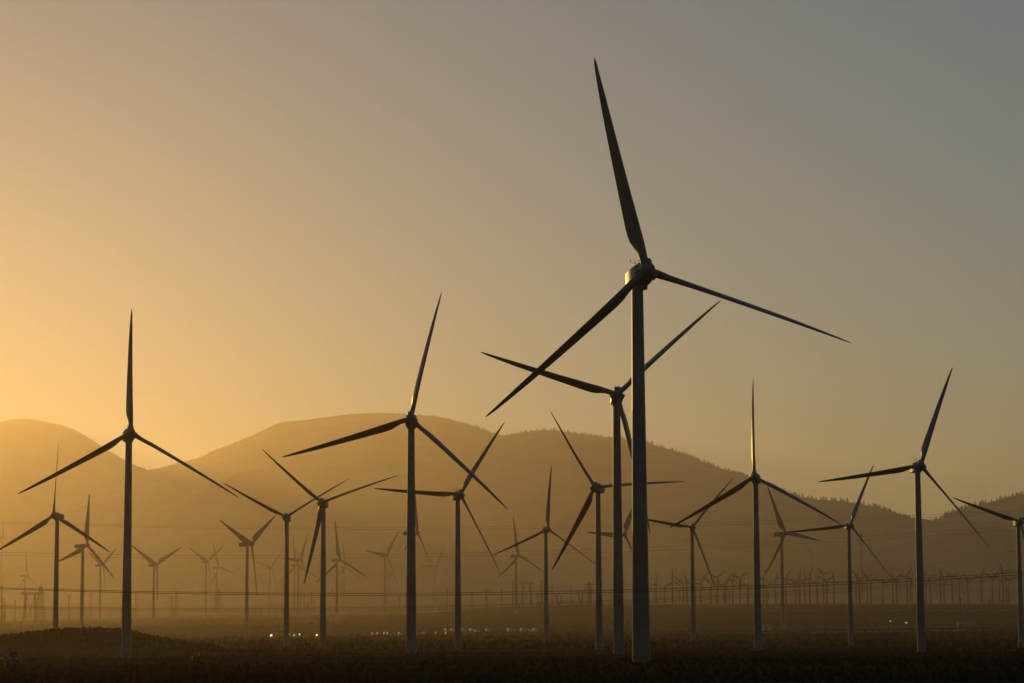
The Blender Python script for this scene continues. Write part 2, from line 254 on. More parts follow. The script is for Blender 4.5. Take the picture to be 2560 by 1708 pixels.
M['lamp'] = mat('lamp_glow', (0.9, 0.9, 0.85), 0.3)
_b = M['lamp'].node_tree.nodes['Principled BSDF']
_b.inputs['Emission Color'].default_value = (1.0, 0.9, 0.72, 1)
_b.inputs['Emission Strength'].default_value = LAMP_POWER if 'LAMP_POWER' in globals() else 5.0

# ---------------------------------------------------------------- mesh helpers
def mesh_obj(name, me, parent=None, loc=None):
    o = bpy.data.objects.new(name, me)
    COL.objects.link(o)
    if parent is not None:
        o.parent = parent
    if loc is not None:
        o.location = loc
    return o

def to_mesh(name, bm, m, smooth=True):
    bmesh.ops.recalc_face_normals(bm, faces=bm.faces)
    me = bpy.data.meshes.new(name)
    bm.to_mesh(me)
    bm.free()
    me.materials.append(m)
    if smooth:
        for p in me.polygons:
            p.use_smooth = True
        me.set_sharp_from_angle(angle=R(38))
    return me

def tag(o, label, cat, group=None, kind=None):
    if label:
        o['label'] = label
    if cat:
        o['category'] = cat
    if group:
        o['group'] = group
    if kind:
        o['kind'] = kind
    return o

def empty(name, loc, rz=0.0):
    o = bpy.data.objects.new(name, None)
    o.empty_display_size = 1.0
    COL.objects.link(o)
    o.location = loc
    o.rotation_euler = (0, 0, rz)
    return o

def ring_loft(bm, rings, cap=True):
    """rings: lists of points with equal length, lofted in order"""
    vs = [[bm.verts.new(p) for p in r] for r in rings]
    n = len(vs[0])
    for a, b in zip(vs, vs[1:]):
        for i in range(n):
            bm.faces.new((a[i], a[(i + 1) % n], b[(i + 1) % n], b[i]))
    if cap:
        bm.faces.new(list(reversed(vs[0])))
        bm.faces.new(vs[-1])

def circle(c, r, n, axis='z', ph=0.0):
    out = []
    for i in range(n):
        t = ph + 2 * math.pi * i / n
        a, b = r * math.cos(t), r * math.sin(t)
        if axis == 'z':
            out.append((c[0] + a, c[1] + b, c[2]))
        elif axis == 'y':
            out.append((c[0] + a, c[1], c[2] + b))
        else:
            out.append((c[0], c[1] + a, c[2] + b))
    return out

def bar(bm, p, q, w, n=4):
    p, q = Vector(p), Vector(q)
    d = (q - p)
    if d.length < 1e-6:
        return
    z = d.normalized()
    x = z.orthogonal().normalized()
    y = z.cross(x)
    rings = []
    for c in (p, q):
        rings.append([c + x * (w * math.cos(2 * math.pi * (i + .5) / n)) + y * (w * math.sin(2 * math.pi * (i + .5) / n)) for i in range(n)])
    ring_loft(bm, rings)

def box(bm, lo, hi, bev=0.0):
    x0, y0, z0 = lo
    x1, y1, z1 = hi
    r0 = [(x0, y0, z0), (x1, y0, z0), (x1, y1, z0), (x0, y1, z0)]
    r1 = [(x0, y0, z1), (x1, y0, z1), (x1, y1, z1), (x0, y1, z1)]
    ring_loft(bm, [r0, r1])

def grid_mesh(name, X, Y, Z, m):
    ny, nx = X.shape
    me = bpy.data.meshes.new(name)
    co = np.stack([X, Y, Z], -1).reshape(-1, 3)
    idx = np.arange(nx * ny).reshape(ny, nx)
    q = np.stack([idx[:-1, :-1], idx[:-1, 1:], idx[1:, 1:], idx[1:, :-1]], -1).reshape(-1, 4)
    me.vertices.add(len(co))
    me.vertices.foreach_set('co', co.ravel())
    me.loops.add(q.size)
    me.loops.foreach_set('vertex_index', q.ravel().astype(np.int32))
    me.polygons.add(len(q))
    me.polygons.foreach_set('loop_start', np.arange(0, q.size, 4, dtype=np.int32))
    me.polygons.foreach_set('use_smooth', np.ones(len(q), bool))
    me.update(calc_edges=True)
    me.validate()
    me.materials.append(m)
    return me

def soup_mesh(name, verts, faces, m):
    me = bpy.data.meshes.new(name)
    me.from_pydata(verts, [], faces)
    me.update()
    me.materials.append(m)
    return me

# ---------------------------------------------------------------- ground
def axis_steps(parts):
    out = []
    for a, b, s in parts:
        out += list(np.arange(a, b, s))
    out.append(parts[-1][1])
    return np.array(out, float)

gy = axis_steps([(-14000, -2000, 1500), (-2000, 0, 250), (0, 100, 10), (100, 760, 5), (760, 2400, 20), (2400, 5000, 50), (5000, 14000, 300)])
gx = axis_steps([(-14000, -3000, 800), (-3000, -1000, 100), (-1000, -200, 20), (-200, 200, 4), (200, 1000, 20), (1000, 3000, 100), (3000, 14000, 800)])
GX, GY = np.meshgrid(gx, gy)
ground = mesh_obj('ground', grid_mesh('ground', GX, GY, ground_z(GX, GY), M['ground']))
tag(ground, None, None, kind='structure')

# ---------------------------------------------------------------- hills: one ridge each, with slopes running down towards the plain
HILL = {'far': (3900, 2800, 11), 'main': (3900, 3000, 12), 'right': (3100, 2200, 13)}
CREST_F = {}
for nm, pts in CRESTS:
    front, back, seed = HILL[nm]
    px_ = np.array([p[0] for p in pts], float)
    py_ = np.array([p[1] for p in pts], float)
    pz_ = np.array([p[2] for p in pts], float)
    o_ = np.argsort(px_)
    px_, py_, pz_ = px_[o_], py_[o_], pz_[o_]
    xs = np.arange(px_[0], px_[-1], 16.0)
    cy = np.interp(xs, px_, py_)
    cz = np.interp(xs, px_, pz_)
    k = np.hanning(9)
    k /= k.sum()
    czs = np.convolve(np.pad(cz, 4, mode='edge'), k, 'valid')
    cz = czs + fbm(xs / 130.0, xs * 0, seed + 2) * 5 + fbm(xs / 38.0, xs * 0, seed + 3) * 2.5
    CREST_F[nm] = (xs, cy, cz)
    vs = np.concatenate([-(np.linspace(0, 1, 40)[::-1] ** 1.3), np.linspace(0.02, 1, 16)])
    V, Xg = np.meshgrid(vs, xs, indexing='ij')
    CY = np.broadcast_to(cy, V.shape)
    CZ = np.broadcast_to(cz, V.shape)
    Yg = np.where(V < 0, CY + V * front, CY + V * back)
    t = np.abs(V)
    base = np.interp(Yg, PX, PZ) - 30
    prof = np.where(V < 0, (1 - t) ** 1.25, (1 - t) ** 1.5)
    spur = fbm(Xg / 420.0, Yg / 900.0, seed) * 90 + fbm(Xg / 140.0, Yg / 330.0, seed + 5) * 40
    Zg = base + (CZ - base) * prof + spur * np.clip((t - .10) * 2.6, 0, 1) ** 1.5 * np.clip((1 - t) * 4, 0, 1) * np.clip((CZ - base) / 400.0, 0, 1)
    hme = grid_mesh('hills', Xg, Yg, Zg, M['hill'])
    tag(mesh_obj('hills', hme), None, None, kind='structure')

# conifers along the crests: one mass per ridge, a few lone pines as things
def conifer(verts, faces, x, y, z, h, rnd, tiers=5):
    r0 = h * rnd.uniform(0.2, 0.42)
    n = 6
    for k in range(tiers):
        zb = z + h * (0.10 + 0.80 * k / tiers)
        zt = z + h * (0.10 + 0.80 * (k + 1.65) / tiers) if k < tiers - 1 else z + h
        rr = r0 * (1 - 0.82 * k / tiers)
        b = len(verts)
        ph = rnd.uniform(0, 6)
        ox, oy = rnd.uniform(-.1, .1) * rr, rnd.uniform(-.1, .1) * rr
        for i in range(n):
            q = rr * rnd.uniform(0.55, 1.15)
            a = ph + 6.283 * i / n
            verts.append((x + ox + q * math.cos(a), y + oy + q * math.sin(a), zb - rnd.uniform(0, .05) * h))
        verts.append((x + ox, y + oy, zt))
        for i in range(n):
            faces.append((b + i, b + (i + 1) % n, b + n))

rnd = random.Random(7)
for nm, count in (('far', 900), ('main', 8200), ('right', 2600)):
    px_, py_, pz_ = CREST_F[nm]
    verts, faces = [], []
    # clusters make gaps and thickets
    for i in range(count):
        x = rnd.uniform(px_[0], px_[-1])
        dens = 0.5 + 0.5 * math.sin(x / 37.0 + 2 * math.sin(x / 91.0)) 
        side = np.clip((x + 900) / 1800.0, 0.12, 1.0) if nm == 'main' else (0.4 if nm == 'far' else 1.0)
        if rnd.random() > 0.15 + 0.85 * (dens ** 1.6) * side:
            continue
        cy_ = float(np.interp(x, px_, py_))
        cz_ = float(np.interp(x, px_, pz_))
        off = rnd.gauss(-4, 20)
        drop = abs(off) / (3900 if off < 0 else 2900) * 1.3 * cz_
        h = (6.0 + 10.0 * rnd.random() ** 1.6) * (0.6 + 0.55 * side)
        conifer(verts, faces, x, cy_ + off, cz_ - drop - 2.5, h, rnd, 4)
    f = mesh_obj('ridge_forest', soup_mesh('ridge_forest', verts, faces, M['needle']))
    tag(f, {'far': 'sparse conifers along the pale left hill crest', 'main': 'conifers growing along the long middle hill crest',
            'right': 'conifers growing along the hill crest at the right edge'}[nm], 'forest', kind='stuff')

def pine(x, h, label):
    px_, py_, pz_ = CREST_F['main']
    y, z = float(np.interp(x, px_, py_)), float(np.interp(x, px_, pz_)) - 3.0
    root = empty('pine_tree', (x, y, z))
    tag(root, label, 'pine tree', 'lone pines on the ridge')
    bm = bmesh.new()
    ring_loft(bm, [circle((0, 0, -2), h * .022, 6), circle((0, 0, h * .5), h * .014, 6), circle((0, 0, h * .96), h * .004, 6)])
    mesh_obj('trunk', to_mesh('trunk', bm, M['twig']), root)
    v, f = [], []
    conifer(v, f, 0, 0, h * 0.05, h, rnd, 7)
    mesh_obj('crown', soup_mesh('crown', v, f, M['needle']), root)

WHERE = ['standing out on the crest just right of the broad tower', 'second right of the broad tower on the crest', 'third right of the broad tower on the crest',
         'fourth right of the broad tower on the crest', 'left of the upright blade on the crest', 'just left of the upright blade turbine hub on the crest', 'last before the upright blade turbine hub on the crest',
         'under the right blade of the upright blade turbine', 'tallest on the shoulder between the upright blade and leaning blade turbines', 'short one beside the tallest on the shoulder',
         'left of the clump on the shoulder top', 'right one in the clump on the shoulder top', 'rightmost one in the clump on the shoulder top', 'on the falling ridge behind the leaning blade']
for (x, h), w in zip(PINES, WHERE):
    pine(x, h * 0.8, 'small hazy pine ' + w)

# ---------------------------------------------------------------- wind turbine
BR = 28.3                                            # blade radius of the master mesh

def blade_mesh():
    st = [(0.030, 1.10, 1.00, 0.50), (0.060, 1.10, 1.00, 0.50), (0.085, 1.40, 0.78, 0.45), (0.115, 2.05, 0.46, 0.36), (0.150, 2.60, 0.32, 0.30), (0.19, 2.74, 0.26, 0.28),
          (0.25, 2.60, 0.24, 0.28), (0.34, 2.32, 0.21, 0.28), (0.46, 1.98, 0.19, 0.28), (0.60, 1.60, 0.18, 0.28), (0.74, 1.24, 0.17, 0.28),
          (0.86, 0.90, 0.16, 0.29), (0.94, 0.62, 0.16, 0.30), (0.98, 0.40, 0.17, 0.35), (1.0, 0.12, 0.2, 0.5)]
    n = 16
    rings = []
    for r, c, th, ax in st:
        c *= 0.94
        tw = R(14.0) * max(0.0, 1 - r / 0.75)
        ring = []
        for i in range(n):
            a = 2 * math.pi * i / n
            u = 0.5 + 0.5 * math.cos(a)                       # 1 = leading edge
            tk = th * c * 0.5 * math.sin(a)
            if th < 0.95:
                tk *= (0.25 + 1.05 * u) if th < 0.6 else (0.6 + 0.5 * u)
            x = (u - (1 - ax)) * c
            y = -tk
            X = x * math.cos(tw) + y * math.sin(tw)
            Y = -x * math.sin(tw) + y * math.cos(tw)
            bend = 0.35 * (r ** 2.2)
            ring.append((X, Y + bend, r * BR))
        rings.append(ring)
    bm = bmesh.new()
    ring_loft(bm, rings)
    return to_mesh('blade', bm, M['blade'])

def hub_mesh():
    bm = bmesh.new()
    pr = [(-1.6, 0.10), (-1.5, 0.40), (-1.2, 0.74), (-0.7, 0.95), (0.0, 1.02), (0.75, 1.0), (1.0, 0.9)]
    ring_loft(bm, [circle((0, y, 0), r, 24, 'y') for y, r in pr])
    for k in range(3):                                        # blade sockets
        t = 2 * math.pi * k / 3
        m = Matrix.Rotation(t, 3, 'Y')
        rings = []
        for z, r in ((0.5, 0.72), (1.25, 0.68), (1.45, 0.60)):
            rings.append([m @ Vector(p) for p in circle((0, 0, z), r, 16)])
        ring_loft(bm, rings)
    return to_mesh('hub', bm, M['nacelle'])

def nacelle_mesh(kind):
    bm = bmesh.new()
    def sec(y, w, zl, zh, ch):
        return [(-w + ch, y, zl), (w - ch, y, zl), (w, y, zl + ch), (w, y, zh - ch), (w - ch, y, zh), (-w + ch, y, zh), (-w, y, zh - ch), (-w, y, zl + ch)]
    if kind == 'old':
        rings = [sec(1.02, .85, -.85, .85, .25), sec(1.5, 1.12, -1.25, 1.12, .25), sec(4.6, 1.15, -1.35, 1.2, .25), sec(6.3, 1.05, -1.05, 1.15, .25), sec(6.9, .9, -.7, 1.0, .25)]
    else:
        rings = [sec(1.02, .8, -.8, .8, .2), sec(1.4, .98, -1.0, .95, .15), sec(5.2, 1.0, -1.05, .98, .15), sec(7.4, 1.0, -1.02, .98, .15), sec(8.1, .9, -.55, .95, .12)]
    ring_loft(bm, rings)
    # yaw bearing collar that sits on the tower top
    ring_loft(bm, [circle((0, 3.0, -1.75), .86, 20), circle((0, 3.0, -1.15), .92, 20)])
    if kind == 'old':                                          # roof hatch and cooler hump
        box(bm, (-.55, 2.0, 1.1), (.55, 3.3, 1.42))
    else:
        box(bm, (-.8, 6.2, .92), (.8, 7.1, 1.28))
    return to_mesh('nacelle', bm, M['nacelle'])

def mast_mesh():
    bm = bmesh.new()
    bar(bm, (0, 0, 0), (0, 0, 1.7), .035, 6)
    bar(bm, (-.6, 0, 1.1), (.6, 0, 1.1), .025, 6)
    bar(bm, (.6, 0, 1.1), (.6, 0, 1.45), .025, 6)
    for t in (0, 2.09, 4.19):
        bar(bm, (.6, 0, 1.45), (.6 + .2 * math.cos(t), .2 * math.sin(t), 1.45), .05, 6)
    bar(bm, (-.6, 0, 1.1), (-.6, 0, 1.4), .025, 6)
    box(bm, (-.62, -.22, 1.36), (-.58, .2, 1.56))
    return to_mesh('weather_mast', bm, M['dark_metal'])

TOWER_H = 50.0
def tower_mesh(rb, rt):
    bm = bmesh.new()
    rings = []
    zs = [-.12, 0.0]
    for f in (0.004, .33, .335, .34, .66, .665, .67, 1.0):
        zs.append(f)
    for f in zs:
        r = rb + (rt - rb) * max(0, f) ** 0.9
        if f in (.335, .665):
            r *= 1.02                                          # bolted flange
        rings.append(circle((0, 0, f * TOWER_H), r, 32))
    ring_loft(bm, rings)
    return to_mesh('tower', bm, M['tower'])

ME_BLADE, ME_HUB, ME_MAST = blade_mesh(), hub_mesh(), mast_mesh()
ME_NAC = {'old': nacelle_mesh('old'), 'new': nacelle_mesh('new')}
ME_TOWER = {'old': tower_mesh(1.14, .72), 'new': tower_mesh(1.16, .76), 'small': tower_mesh(2.3, 1.5)}
ME_TOWER['small'].materials[0] = M['old_tower']
TILT = R(5)

def turbine(hub, psi, th, rad, pitch, label, group, style, detail=True, base_z=None, wide=1.0, offset=0.0):
    s = rad / BR
    a = Vector((math.sin(psi) * math.cos(TILT), -math.cos(psi) * math.cos(TILT), math.sin(TILT)))
    sd = Vector((math.cos(psi), math.sin(psi), 0))
    up = sd.cross(-a)
    hub = Vector(hub)
    top = hub - a * 3.0 * s - sd * offset
    g = gz(top.x, top.y) if base_z is None else base_z
    root = empty('wind_turbine', (top.x, top.y, g))
    tag(root, label, 'wind turbine', group)
    rot = Matrix((sd, -a, up)).transposed()
    tz = top.z - 1.35 * s - g
    tw = mesh_obj('tower', ME_TOWER[style], root)
    tw.scale = (s, s, tz / TOWER_H)
    def place(o, local, sc):
        o.matrix_basis = Matrix.Translation(local) @ rot.to_4x4() @ Matrix.Diagonal((sc, sc, sc, 1))
    hl = hub - Vector(root.location)
    nc = mesh_obj('nacelle', ME_NAC['old' if style == 'old' else 'new'], root)
    place(nc, hl, s)
    if detail:
        for yy in ((5.3,) if style == 'old' else (6.6,)):
            mm = mesh_obj('weather_mast', ME_MAST, nc)
            mm.location = (0, yy, 1.1)
    hb = mesh_obj('hub', ME_HUB, root)
    place(hb, hl, s)
    for k in range(3):
        b = mesh_obj('blade', ME_BLADE, root)
        rr = rot @ Matrix.Rotation(th + 2 * math.pi * k / 3, 3, 'Y') @ Matrix.Rotation(-pitch, 3, 'Z')
        b.matrix_basis = Matrix.Translation(hl) @ rr.to_4x4() @ Matrix.Diagonal((s * wide, s * wide, s, 1))
    return root

for key, rad, x, y, z, psi, th, pitch, label in TURBINES:
    turbine((x, y, z), R(psi), R(th), rad, R(pitch), label, 'large wind turbines across the plain', 'old' if rad < 20 else 'new', detail=rad < 20 and y < 430, wide=1.0 if y < 1000 else 1.25, offset=0.2 if key == 'A' else 0.0)
rnd = random.Random(21)
for x, y, zb, h, psi, th, label in SMALL:
    g = gz(x, y)
    s = 10.0 / BR
    turbine((x, y - 3 * s, zb + h), R(psi), R(th), 10.0 * rnd.uniform(.9, 1.12), R(20), label, 'small wind turbines in the distant row', 'small', detail=False, wide=1.9)

# ---------------------------------------------------------------- overhead wires
WLAB = ['upper thick wire of the dark pair crossing the whole view', 'lower thick wire of the dark pair crossing the whole view',
        'top wire of the three thin brown ones below the dark pair', 'middle wire of the three thin brown ones below the dark pair', 'bottom wire of the three thin brown ones below the dark pair',
        'upper wire of the highest faint pair across the hills', 'lower wire of the highest faint pair across the hills',
        'upper wire of the second faint pair, under the highest pair', 'lower wire of the second faint pair, under the highest pair']
for (d, rad, c2, c1, c0), lab in zip(WIRES, WLAB):
    L_ = d * 0.30
    rings = []
    for i in range(97):
        x = -L_ + 2 * L_ * i / 96
        rings.append([(x, d + rad * math.cos(t), c2 * x * x + c1 * x + c0 + rad * math.sin(t)) for t in (0, 1.047, 2.094, 3.1416, 4.189, 5.236)])
    bm = bmesh.new()
    ring_loft(bm, rings)
    tag(mesh_obj('overhead_wire', to_mesh('overhead_wire', bm, M['wire'])), lab, 'power line', 'overhead wires')

# ---------------------------------------------------------------- poles, pylons, masts, gantries
def pole(x, y, h, i, label):
    z = gz(x, y)
    root = empty('utility_pole', (x, y, z))
    tag(root, label, 'utility pole', 'utility poles on the plain')
    bm = bmesh.new()
    ring_loft(bm, [circle((0, 0, -1.5), .42, 8), circle((0, 0, h), .26, 8)])
    mesh_obj('pole', to_mesh('pole', bm, M['wood']), root)
    for zz, w in (((h - .8, 1.6), (h - 2.6, 1.6)) if i % 3 else ((h - .7, 1.3),)):
        bm = bmesh.new()
        bar(bm, (-w, -.34, zz), (w, -.34, zz), .1)
        for q in (-w + .1, -w * .4, w * .4, w - .1):
            bar(bm, (q, -.34, zz + .08), (q, -.34, zz + .42), .07, 6)
        mesh_obj('crossarm', to_mesh('crossarm', bm, M['wood']), root)

def lattice(bm, base_w, top_w, h0, h1, n, w, cx=0.0, cx1=None):
    if cx1 is None:
        cx1 = cx
    prev = None
    for i in range(n + 1):
        t = i / n
        hw = (base_w + (top_w - base_w) * t) * .5
        z = h0 + (h1 - h0) * t
        c = cx + (cx1 - cx) * t
        cs = [(c - hw, -hw, z), (c + hw, -hw, z), (c + hw, hw, z), (c - hw, hw, z)]
        if prev:
            for k in range(4):
                bar(bm, prev[k], cs[k], w)
                bar(bm, prev[k], cs[(k + 1) % 4], w * .7)
                bar(bm, prev[(k + 1) % 4], cs[k], w * .7)
                bar(bm, cs[k], cs[(k + 1) % 4], w * .7)
        prev = cs

def pylon(x, y, h, w, kind, label, rz):
    z = gz(x, y)
    root = empty('lattice_pylon', (x, y, z), rz)
    tag(root, label, 'pylon', 'lattice pylons on the plain')
    def part(name, fn):
        bm = bmesh.new()
        fn(bm)
        mesh_obj(name, to_mesh(name, bm, M['steel'], False), root)
    k = .17
    def arm(zz, l, dz=1.2):
        def fn(bm):
            for sgn in (-1, 1):
                for yy in (-.5, .5):
                    bar(bm, (0, yy, zz), (sgn * l, 0, zz), k)
                    bar(bm, (0, yy, zz + dz), (sgn * l, 0, zz + .1), k)
                bar(bm, (sgn * l * .5, 0, zz), (sgn * l * .5, 0, zz + dz * .5), k * .8)
                bar(bm, (sgn * l * .96, 0, zz), (sgn * l * .96, 0, zz - 1.6), .12, 6)
        return fn
    if kind in ('taper', 'arms', 'narrow', 'tee'):
        bw = {'taper': w, 'arms': w * .5, 'narrow': w * .55, 'tee': w * .25}[kind]
        part('lattice_mast', lambda bm: lattice(bm, bw, bw * (.18 if kind == 'taper' else .3), -1, h, 9, k))
        if kind == 'taper':
            part('crossarm', arm(h * .80, w * .45))
        elif kind == 'arms':
            for f, l in ((.62, .5), (.76, .62), (.9, .42)):
                part('crossarm', arm(h * f, w * l))
        elif kind == 'narrow':
            part('crossarm', arm(h * .86, w * .8))
        else:
            part('crossarm', arm(h * .93, w * .6))
    elif kind == 'delta':
        part('leg', lambda bm: lattice(bm, w * .16, w * .1, -1, h * .93, 9, k, -w * .40, -w * .30))
        part('leg', lambda bm: lattice(bm, w * .16, w * .1, -1, h * .93, 9, k, w * .40, w * .30))
        def beam(bm):
            n = 10
            for i in range(n):
                a, b = -w * .62 + w * 1.24 * i / n, -w * .62 + w * 1.24 * (i + 1) / n
                for yy in (-.7, .7):
                    bar(bm, (a, yy, h * .90), (b, yy, h * .90), k)
                    bar(bm, (a, yy, h * .96), (b, yy, h * .96), k)
                    bar(bm, (a, yy, h * .90), (b, yy, h * .96), k * .8)
            for sgn in (-1, 1):
                bar(bm, (sgn * w * .3, 0, h * .96), (sgn * w * .3, 0, h), k)
        part('crossbeam', beam)
        def vstr(bm):
            for sgn in (-1, 1):
                bar(bm, (sgn * w * .28, 0, h * .88), (0, 0, h * .42), k)
                bar(bm, (sgn * w * .28, 0, h * .05), (0, 0, h * .42), k)
        part('brace', vstr)
    elif kind == 'vee':
        part('leg', lambda bm: lattice(bm, .6, .9, h * .05, h * .92, 8, .14, 0, -w * .45))
        part('leg', lambda bm: lattice(bm, .6, .9, h * .05, h * .92, 8, .14, 0.7, w * .45))
        part('crossbeam', arm(h * .92, w * .95))
        def guys(bm):
            for sx in (-1, 1):
                for sy in (-1, 1):
                    bar(bm, (sx * w * .45, 0, h * .9), (sx * w * 1.0, sy * h * .35, -.5), .05)
        part('guy_wire', guys)

PL = ['dark wooden pole at the left edge, tallest there', 'second pole from the left edge', 'third pole from the left edge, shorter', 'pole alone left of the wide lattice pylon',
      'dark pole between the two far left turbine towers', 'left one of the pole pair right of the brown turbine behind the mound', 'right one of the pole pair right of the brown turbine behind the mound',
      'left one of the pole pair just right of the dark left tower', 'right one of the pole pair just right of the dark left tower',
      'first of six poles between the two dark slim towers', 'second of six poles between the two dark slim towers', 'third and short of six poles between the two dark slim towers',
      'fourth of six poles between the two dark slim towers', 'fifth and tallest of six poles between the two dark slim towers', 'sixth of six poles between the two dark slim towers',
      'thin pole just left of the left centre tower', 'dark pole in the gap right of the left centre tower', 'faint pole right of the level bladed turbine tower', 'faint pole left of the hazy turbine with tent blades',
      'tall faint pole touching the hazy turbine tower on its left', 'dark leaning pole left of the slim tent bladed tower', 'darkest pole just right of the slim tent bladed tower', 'pole midway between the two dark centre right towers',
      'dark pole just right of the broad foreground tower', 'brown pole left of the slim tower with sunlit nacelle', 'brown pole right of the slim tower with sunlit nacelle', 'second brown pole right of the slim tower with sunlit nacelle',
      'third brown pole right of the slim tower with sunlit nacelle', 'brown pole just left of the upright blade tower', 'dim pole left of the tall rightmost tower, below the distant row', 'dim pole right of the tall rightmost tower, below the distant row',
      'dim pole near the right edge, below the distant row', 'short dim pole beside the foot of the tall rightmost tower']
for i, ((x, y, h), lab) in enumerate(zip(POLES, PL)):
    pole(x, y, h, i, lab)
YL = ['tapering lattice pylon at the far left beside a wider one', 'wide two legged lattice pylon at the far left', 'narrow lattice pylon of the pair right of the dark left tower', 'wider lattice pylon of the pair right of the dark left tower',
      'narrow lattice pylon under the faint Y bladed pair', 'taller lattice pylon with side arms under the faint Y bladed pair', 'lattice pylon with glinting arms right of the hanging blade tower', 'narrow lattice pylon just left of the glinting armed one',
      'wide flat topped pylon left of the slim tent bladed tower', 'lattice pylon with three arms touching the slim tent bladed tower', 'lattice pylon with wide arms just left of the twin tall towers', 'largest V legged pylon with a sunlit leg left of the twin towers',
      'middle V legged pylon right of the slim tent bladed tower', 'smallest V legged pylon at the slim tent bladed tower', 'faint T shaped pylon left of the hazy tent turbine']
rnd = random.Random(3)
for (x, y, h, w, kind), lab in zip(PYLONS, YL):
    pylon(x, y, h, w, kind, lab, R(rnd.uniform(-14, 14)))

x, y, h = DISH_MAST
root = empty('radio_mast', (x, y, gz(x, y)))
tag(root, 'slim lattice mast with a round dish beside a hazy turbine', 'radio mast')
bm = bmesh.new()
lattice(bm, 4.6, 2.2, -1, h, 14, .16)
mesh_obj('lattice_mast', to_mesh('lattice_mast', bm, M['steel'], False), root)
bm = bmesh.new()
ring_loft(bm, [circle((2.4, -.7 - .5 * f * f, h - 2.0), 2.3 * f, 20, 'y') for f in (1.0, .8, .5, .1)] + [circle((2.4, -.5, h - 2.0), .3, 20, 'y')])
mesh_obj('dish', to_mesh('dish', bm, M['nacelle']), root)

x, y, h = ANTENNA_MAST
root = empty('antenna_mast', (x, y, gz(x, y)))
tag(root, 'tall thin antenna mast with a small box on top, above the distant row', 'antenna mast')
bm = bmesh.new()
lattice(bm, 1.5, .9, -1, h - 5, 24, .12)
bar(bm, (0, 0, h - 5), (0, 0, h + 4), .12, 6)
mesh_obj('lattice_mast', to_mesh('lattice_mast', bm, M['steel'], False), root)
bm = bmesh.new()
box(bm, (-1.3, -1.3, h - 5), (1.3, 1.3, h - 2))
mesh_obj('equipment_box', to_mesh('equipment_box', bm, M['nacelle'], False), root)

GL = ['long substation gantry of many columns left of the Y rotor tower', 'small substation gantry just left of the dark left tower', 'low bus frame beside the paired lattice pylons', 'low bus frame right of the paired lattice pylons',
      'lowest bus frame under the paired lattice pylons', 'low bus frame left of the faint Y bladed turbine foot', 'low wide bus frame right of the faint pylon', 'low bus frame left of the brown Y turbine foot']
for (x, y, h, w), lab in zip(GANTRIES, GL):
    root = empty('substation_gantry', (x, y, gz(x, y)), R(4))
    tag(root, lab, 'gantry', 'substation gantries')
    n = max(2, int(w / 4.2))
    depth = 9.0 if n > 4 else 3.0
    for yy in ((0, depth * .5, depth) if n > 4 else (0,)):
        for i in range(n):
            bm = bmesh.new()
            q = -w / 2 + w * i / (n - 1) if n > 1 else 0
            for dx in (-.28, .28):
                bar(bm, (q + dx, yy, -1.5), (q + dx * .6, yy, h * .78), .13)
            bar(bm, (q - .28, yy, h * .2), (q + .25, yy, h * .45), .09)
            bar(bm, (q + .25, yy, h * .45), (q - .2, yy, h * .72), .09)
            mesh_obj('column', to_mesh('column', bm, M['steel'], False), root)
    for j, f in enumerate((.78, .86, .94) if n > 4 else (.8,)):
        bm = bmesh.new()
        sh = (j * 1.6) if n > 4 else 0
        for dz in (0, .8):
            bar(bm, (-w / 2 + sh, depth * .5 * j if n > 4 else 0, h * f + dz), (w / 2 - sh * .3, depth * .5 * j if n > 4 else 0, h * f + dz), .16)
        mesh_obj('beam', to_mesh('beam', bm, M['steel'], False), root)

# ---------------------------------------------------------------- road, tracks, shed, lamps
def strip(name, pts, half, m, lift=.06):
    verts, faces = [], []
    n = len(pts)
    for i, (x, y) in enumerate(pts):
        a, b = pts[max(0, i - 1)], pts[min(n - 1, i + 1)]
        t = Vector((b[0] - a[0], b[1] - a[1], 0)).normalized()
        nx, ny = -t.y, t.x
        for q in (-1, -.33, .33, 1):
            X, Y = x + nx * half * q, y + ny * half * q
            verts.append((X, Y, gz(X, Y) + lift))
    for i in range(n - 1):
        for j in range(3):
            faces.append((i * 4 + j, i * 4 + j + 1, i * 4 + j + 5, i * 4 + j + 4))
    o = mesh_obj(name, soup_mesh(name, verts, faces, m))
    tag(o, None, None, kind='structure')
    return o

trk = [v for v in VEHICLES if v[0] in ('truck', 'car')]
ym = sum(v[2] for v in trk) / len(trk)
strip('road', [(x, ym + 10 * math.sin(x / 700.0)) for x in range(-900, 1001, 20)], 11, M['road'], .12)
strip('dirt_track', [(60 + i * 14, 1250 + 30 * math.sin(i / 9.0) + i * 2) for i in range(60)], 4, M['dirt'], .25)
strip('dirt_track', [(150 + i * 12, 1640 - i * 3 + 22 * math.sin(i / 7.0)) for i in range(55)], 5, M['dirt'], .3)
strip('dirt_track', [(130 + i * 6, 830 + i * 1.5 + 20 * math.sin(i / 6.0)) for i in range(40)], 3, M['dirt'], .2)

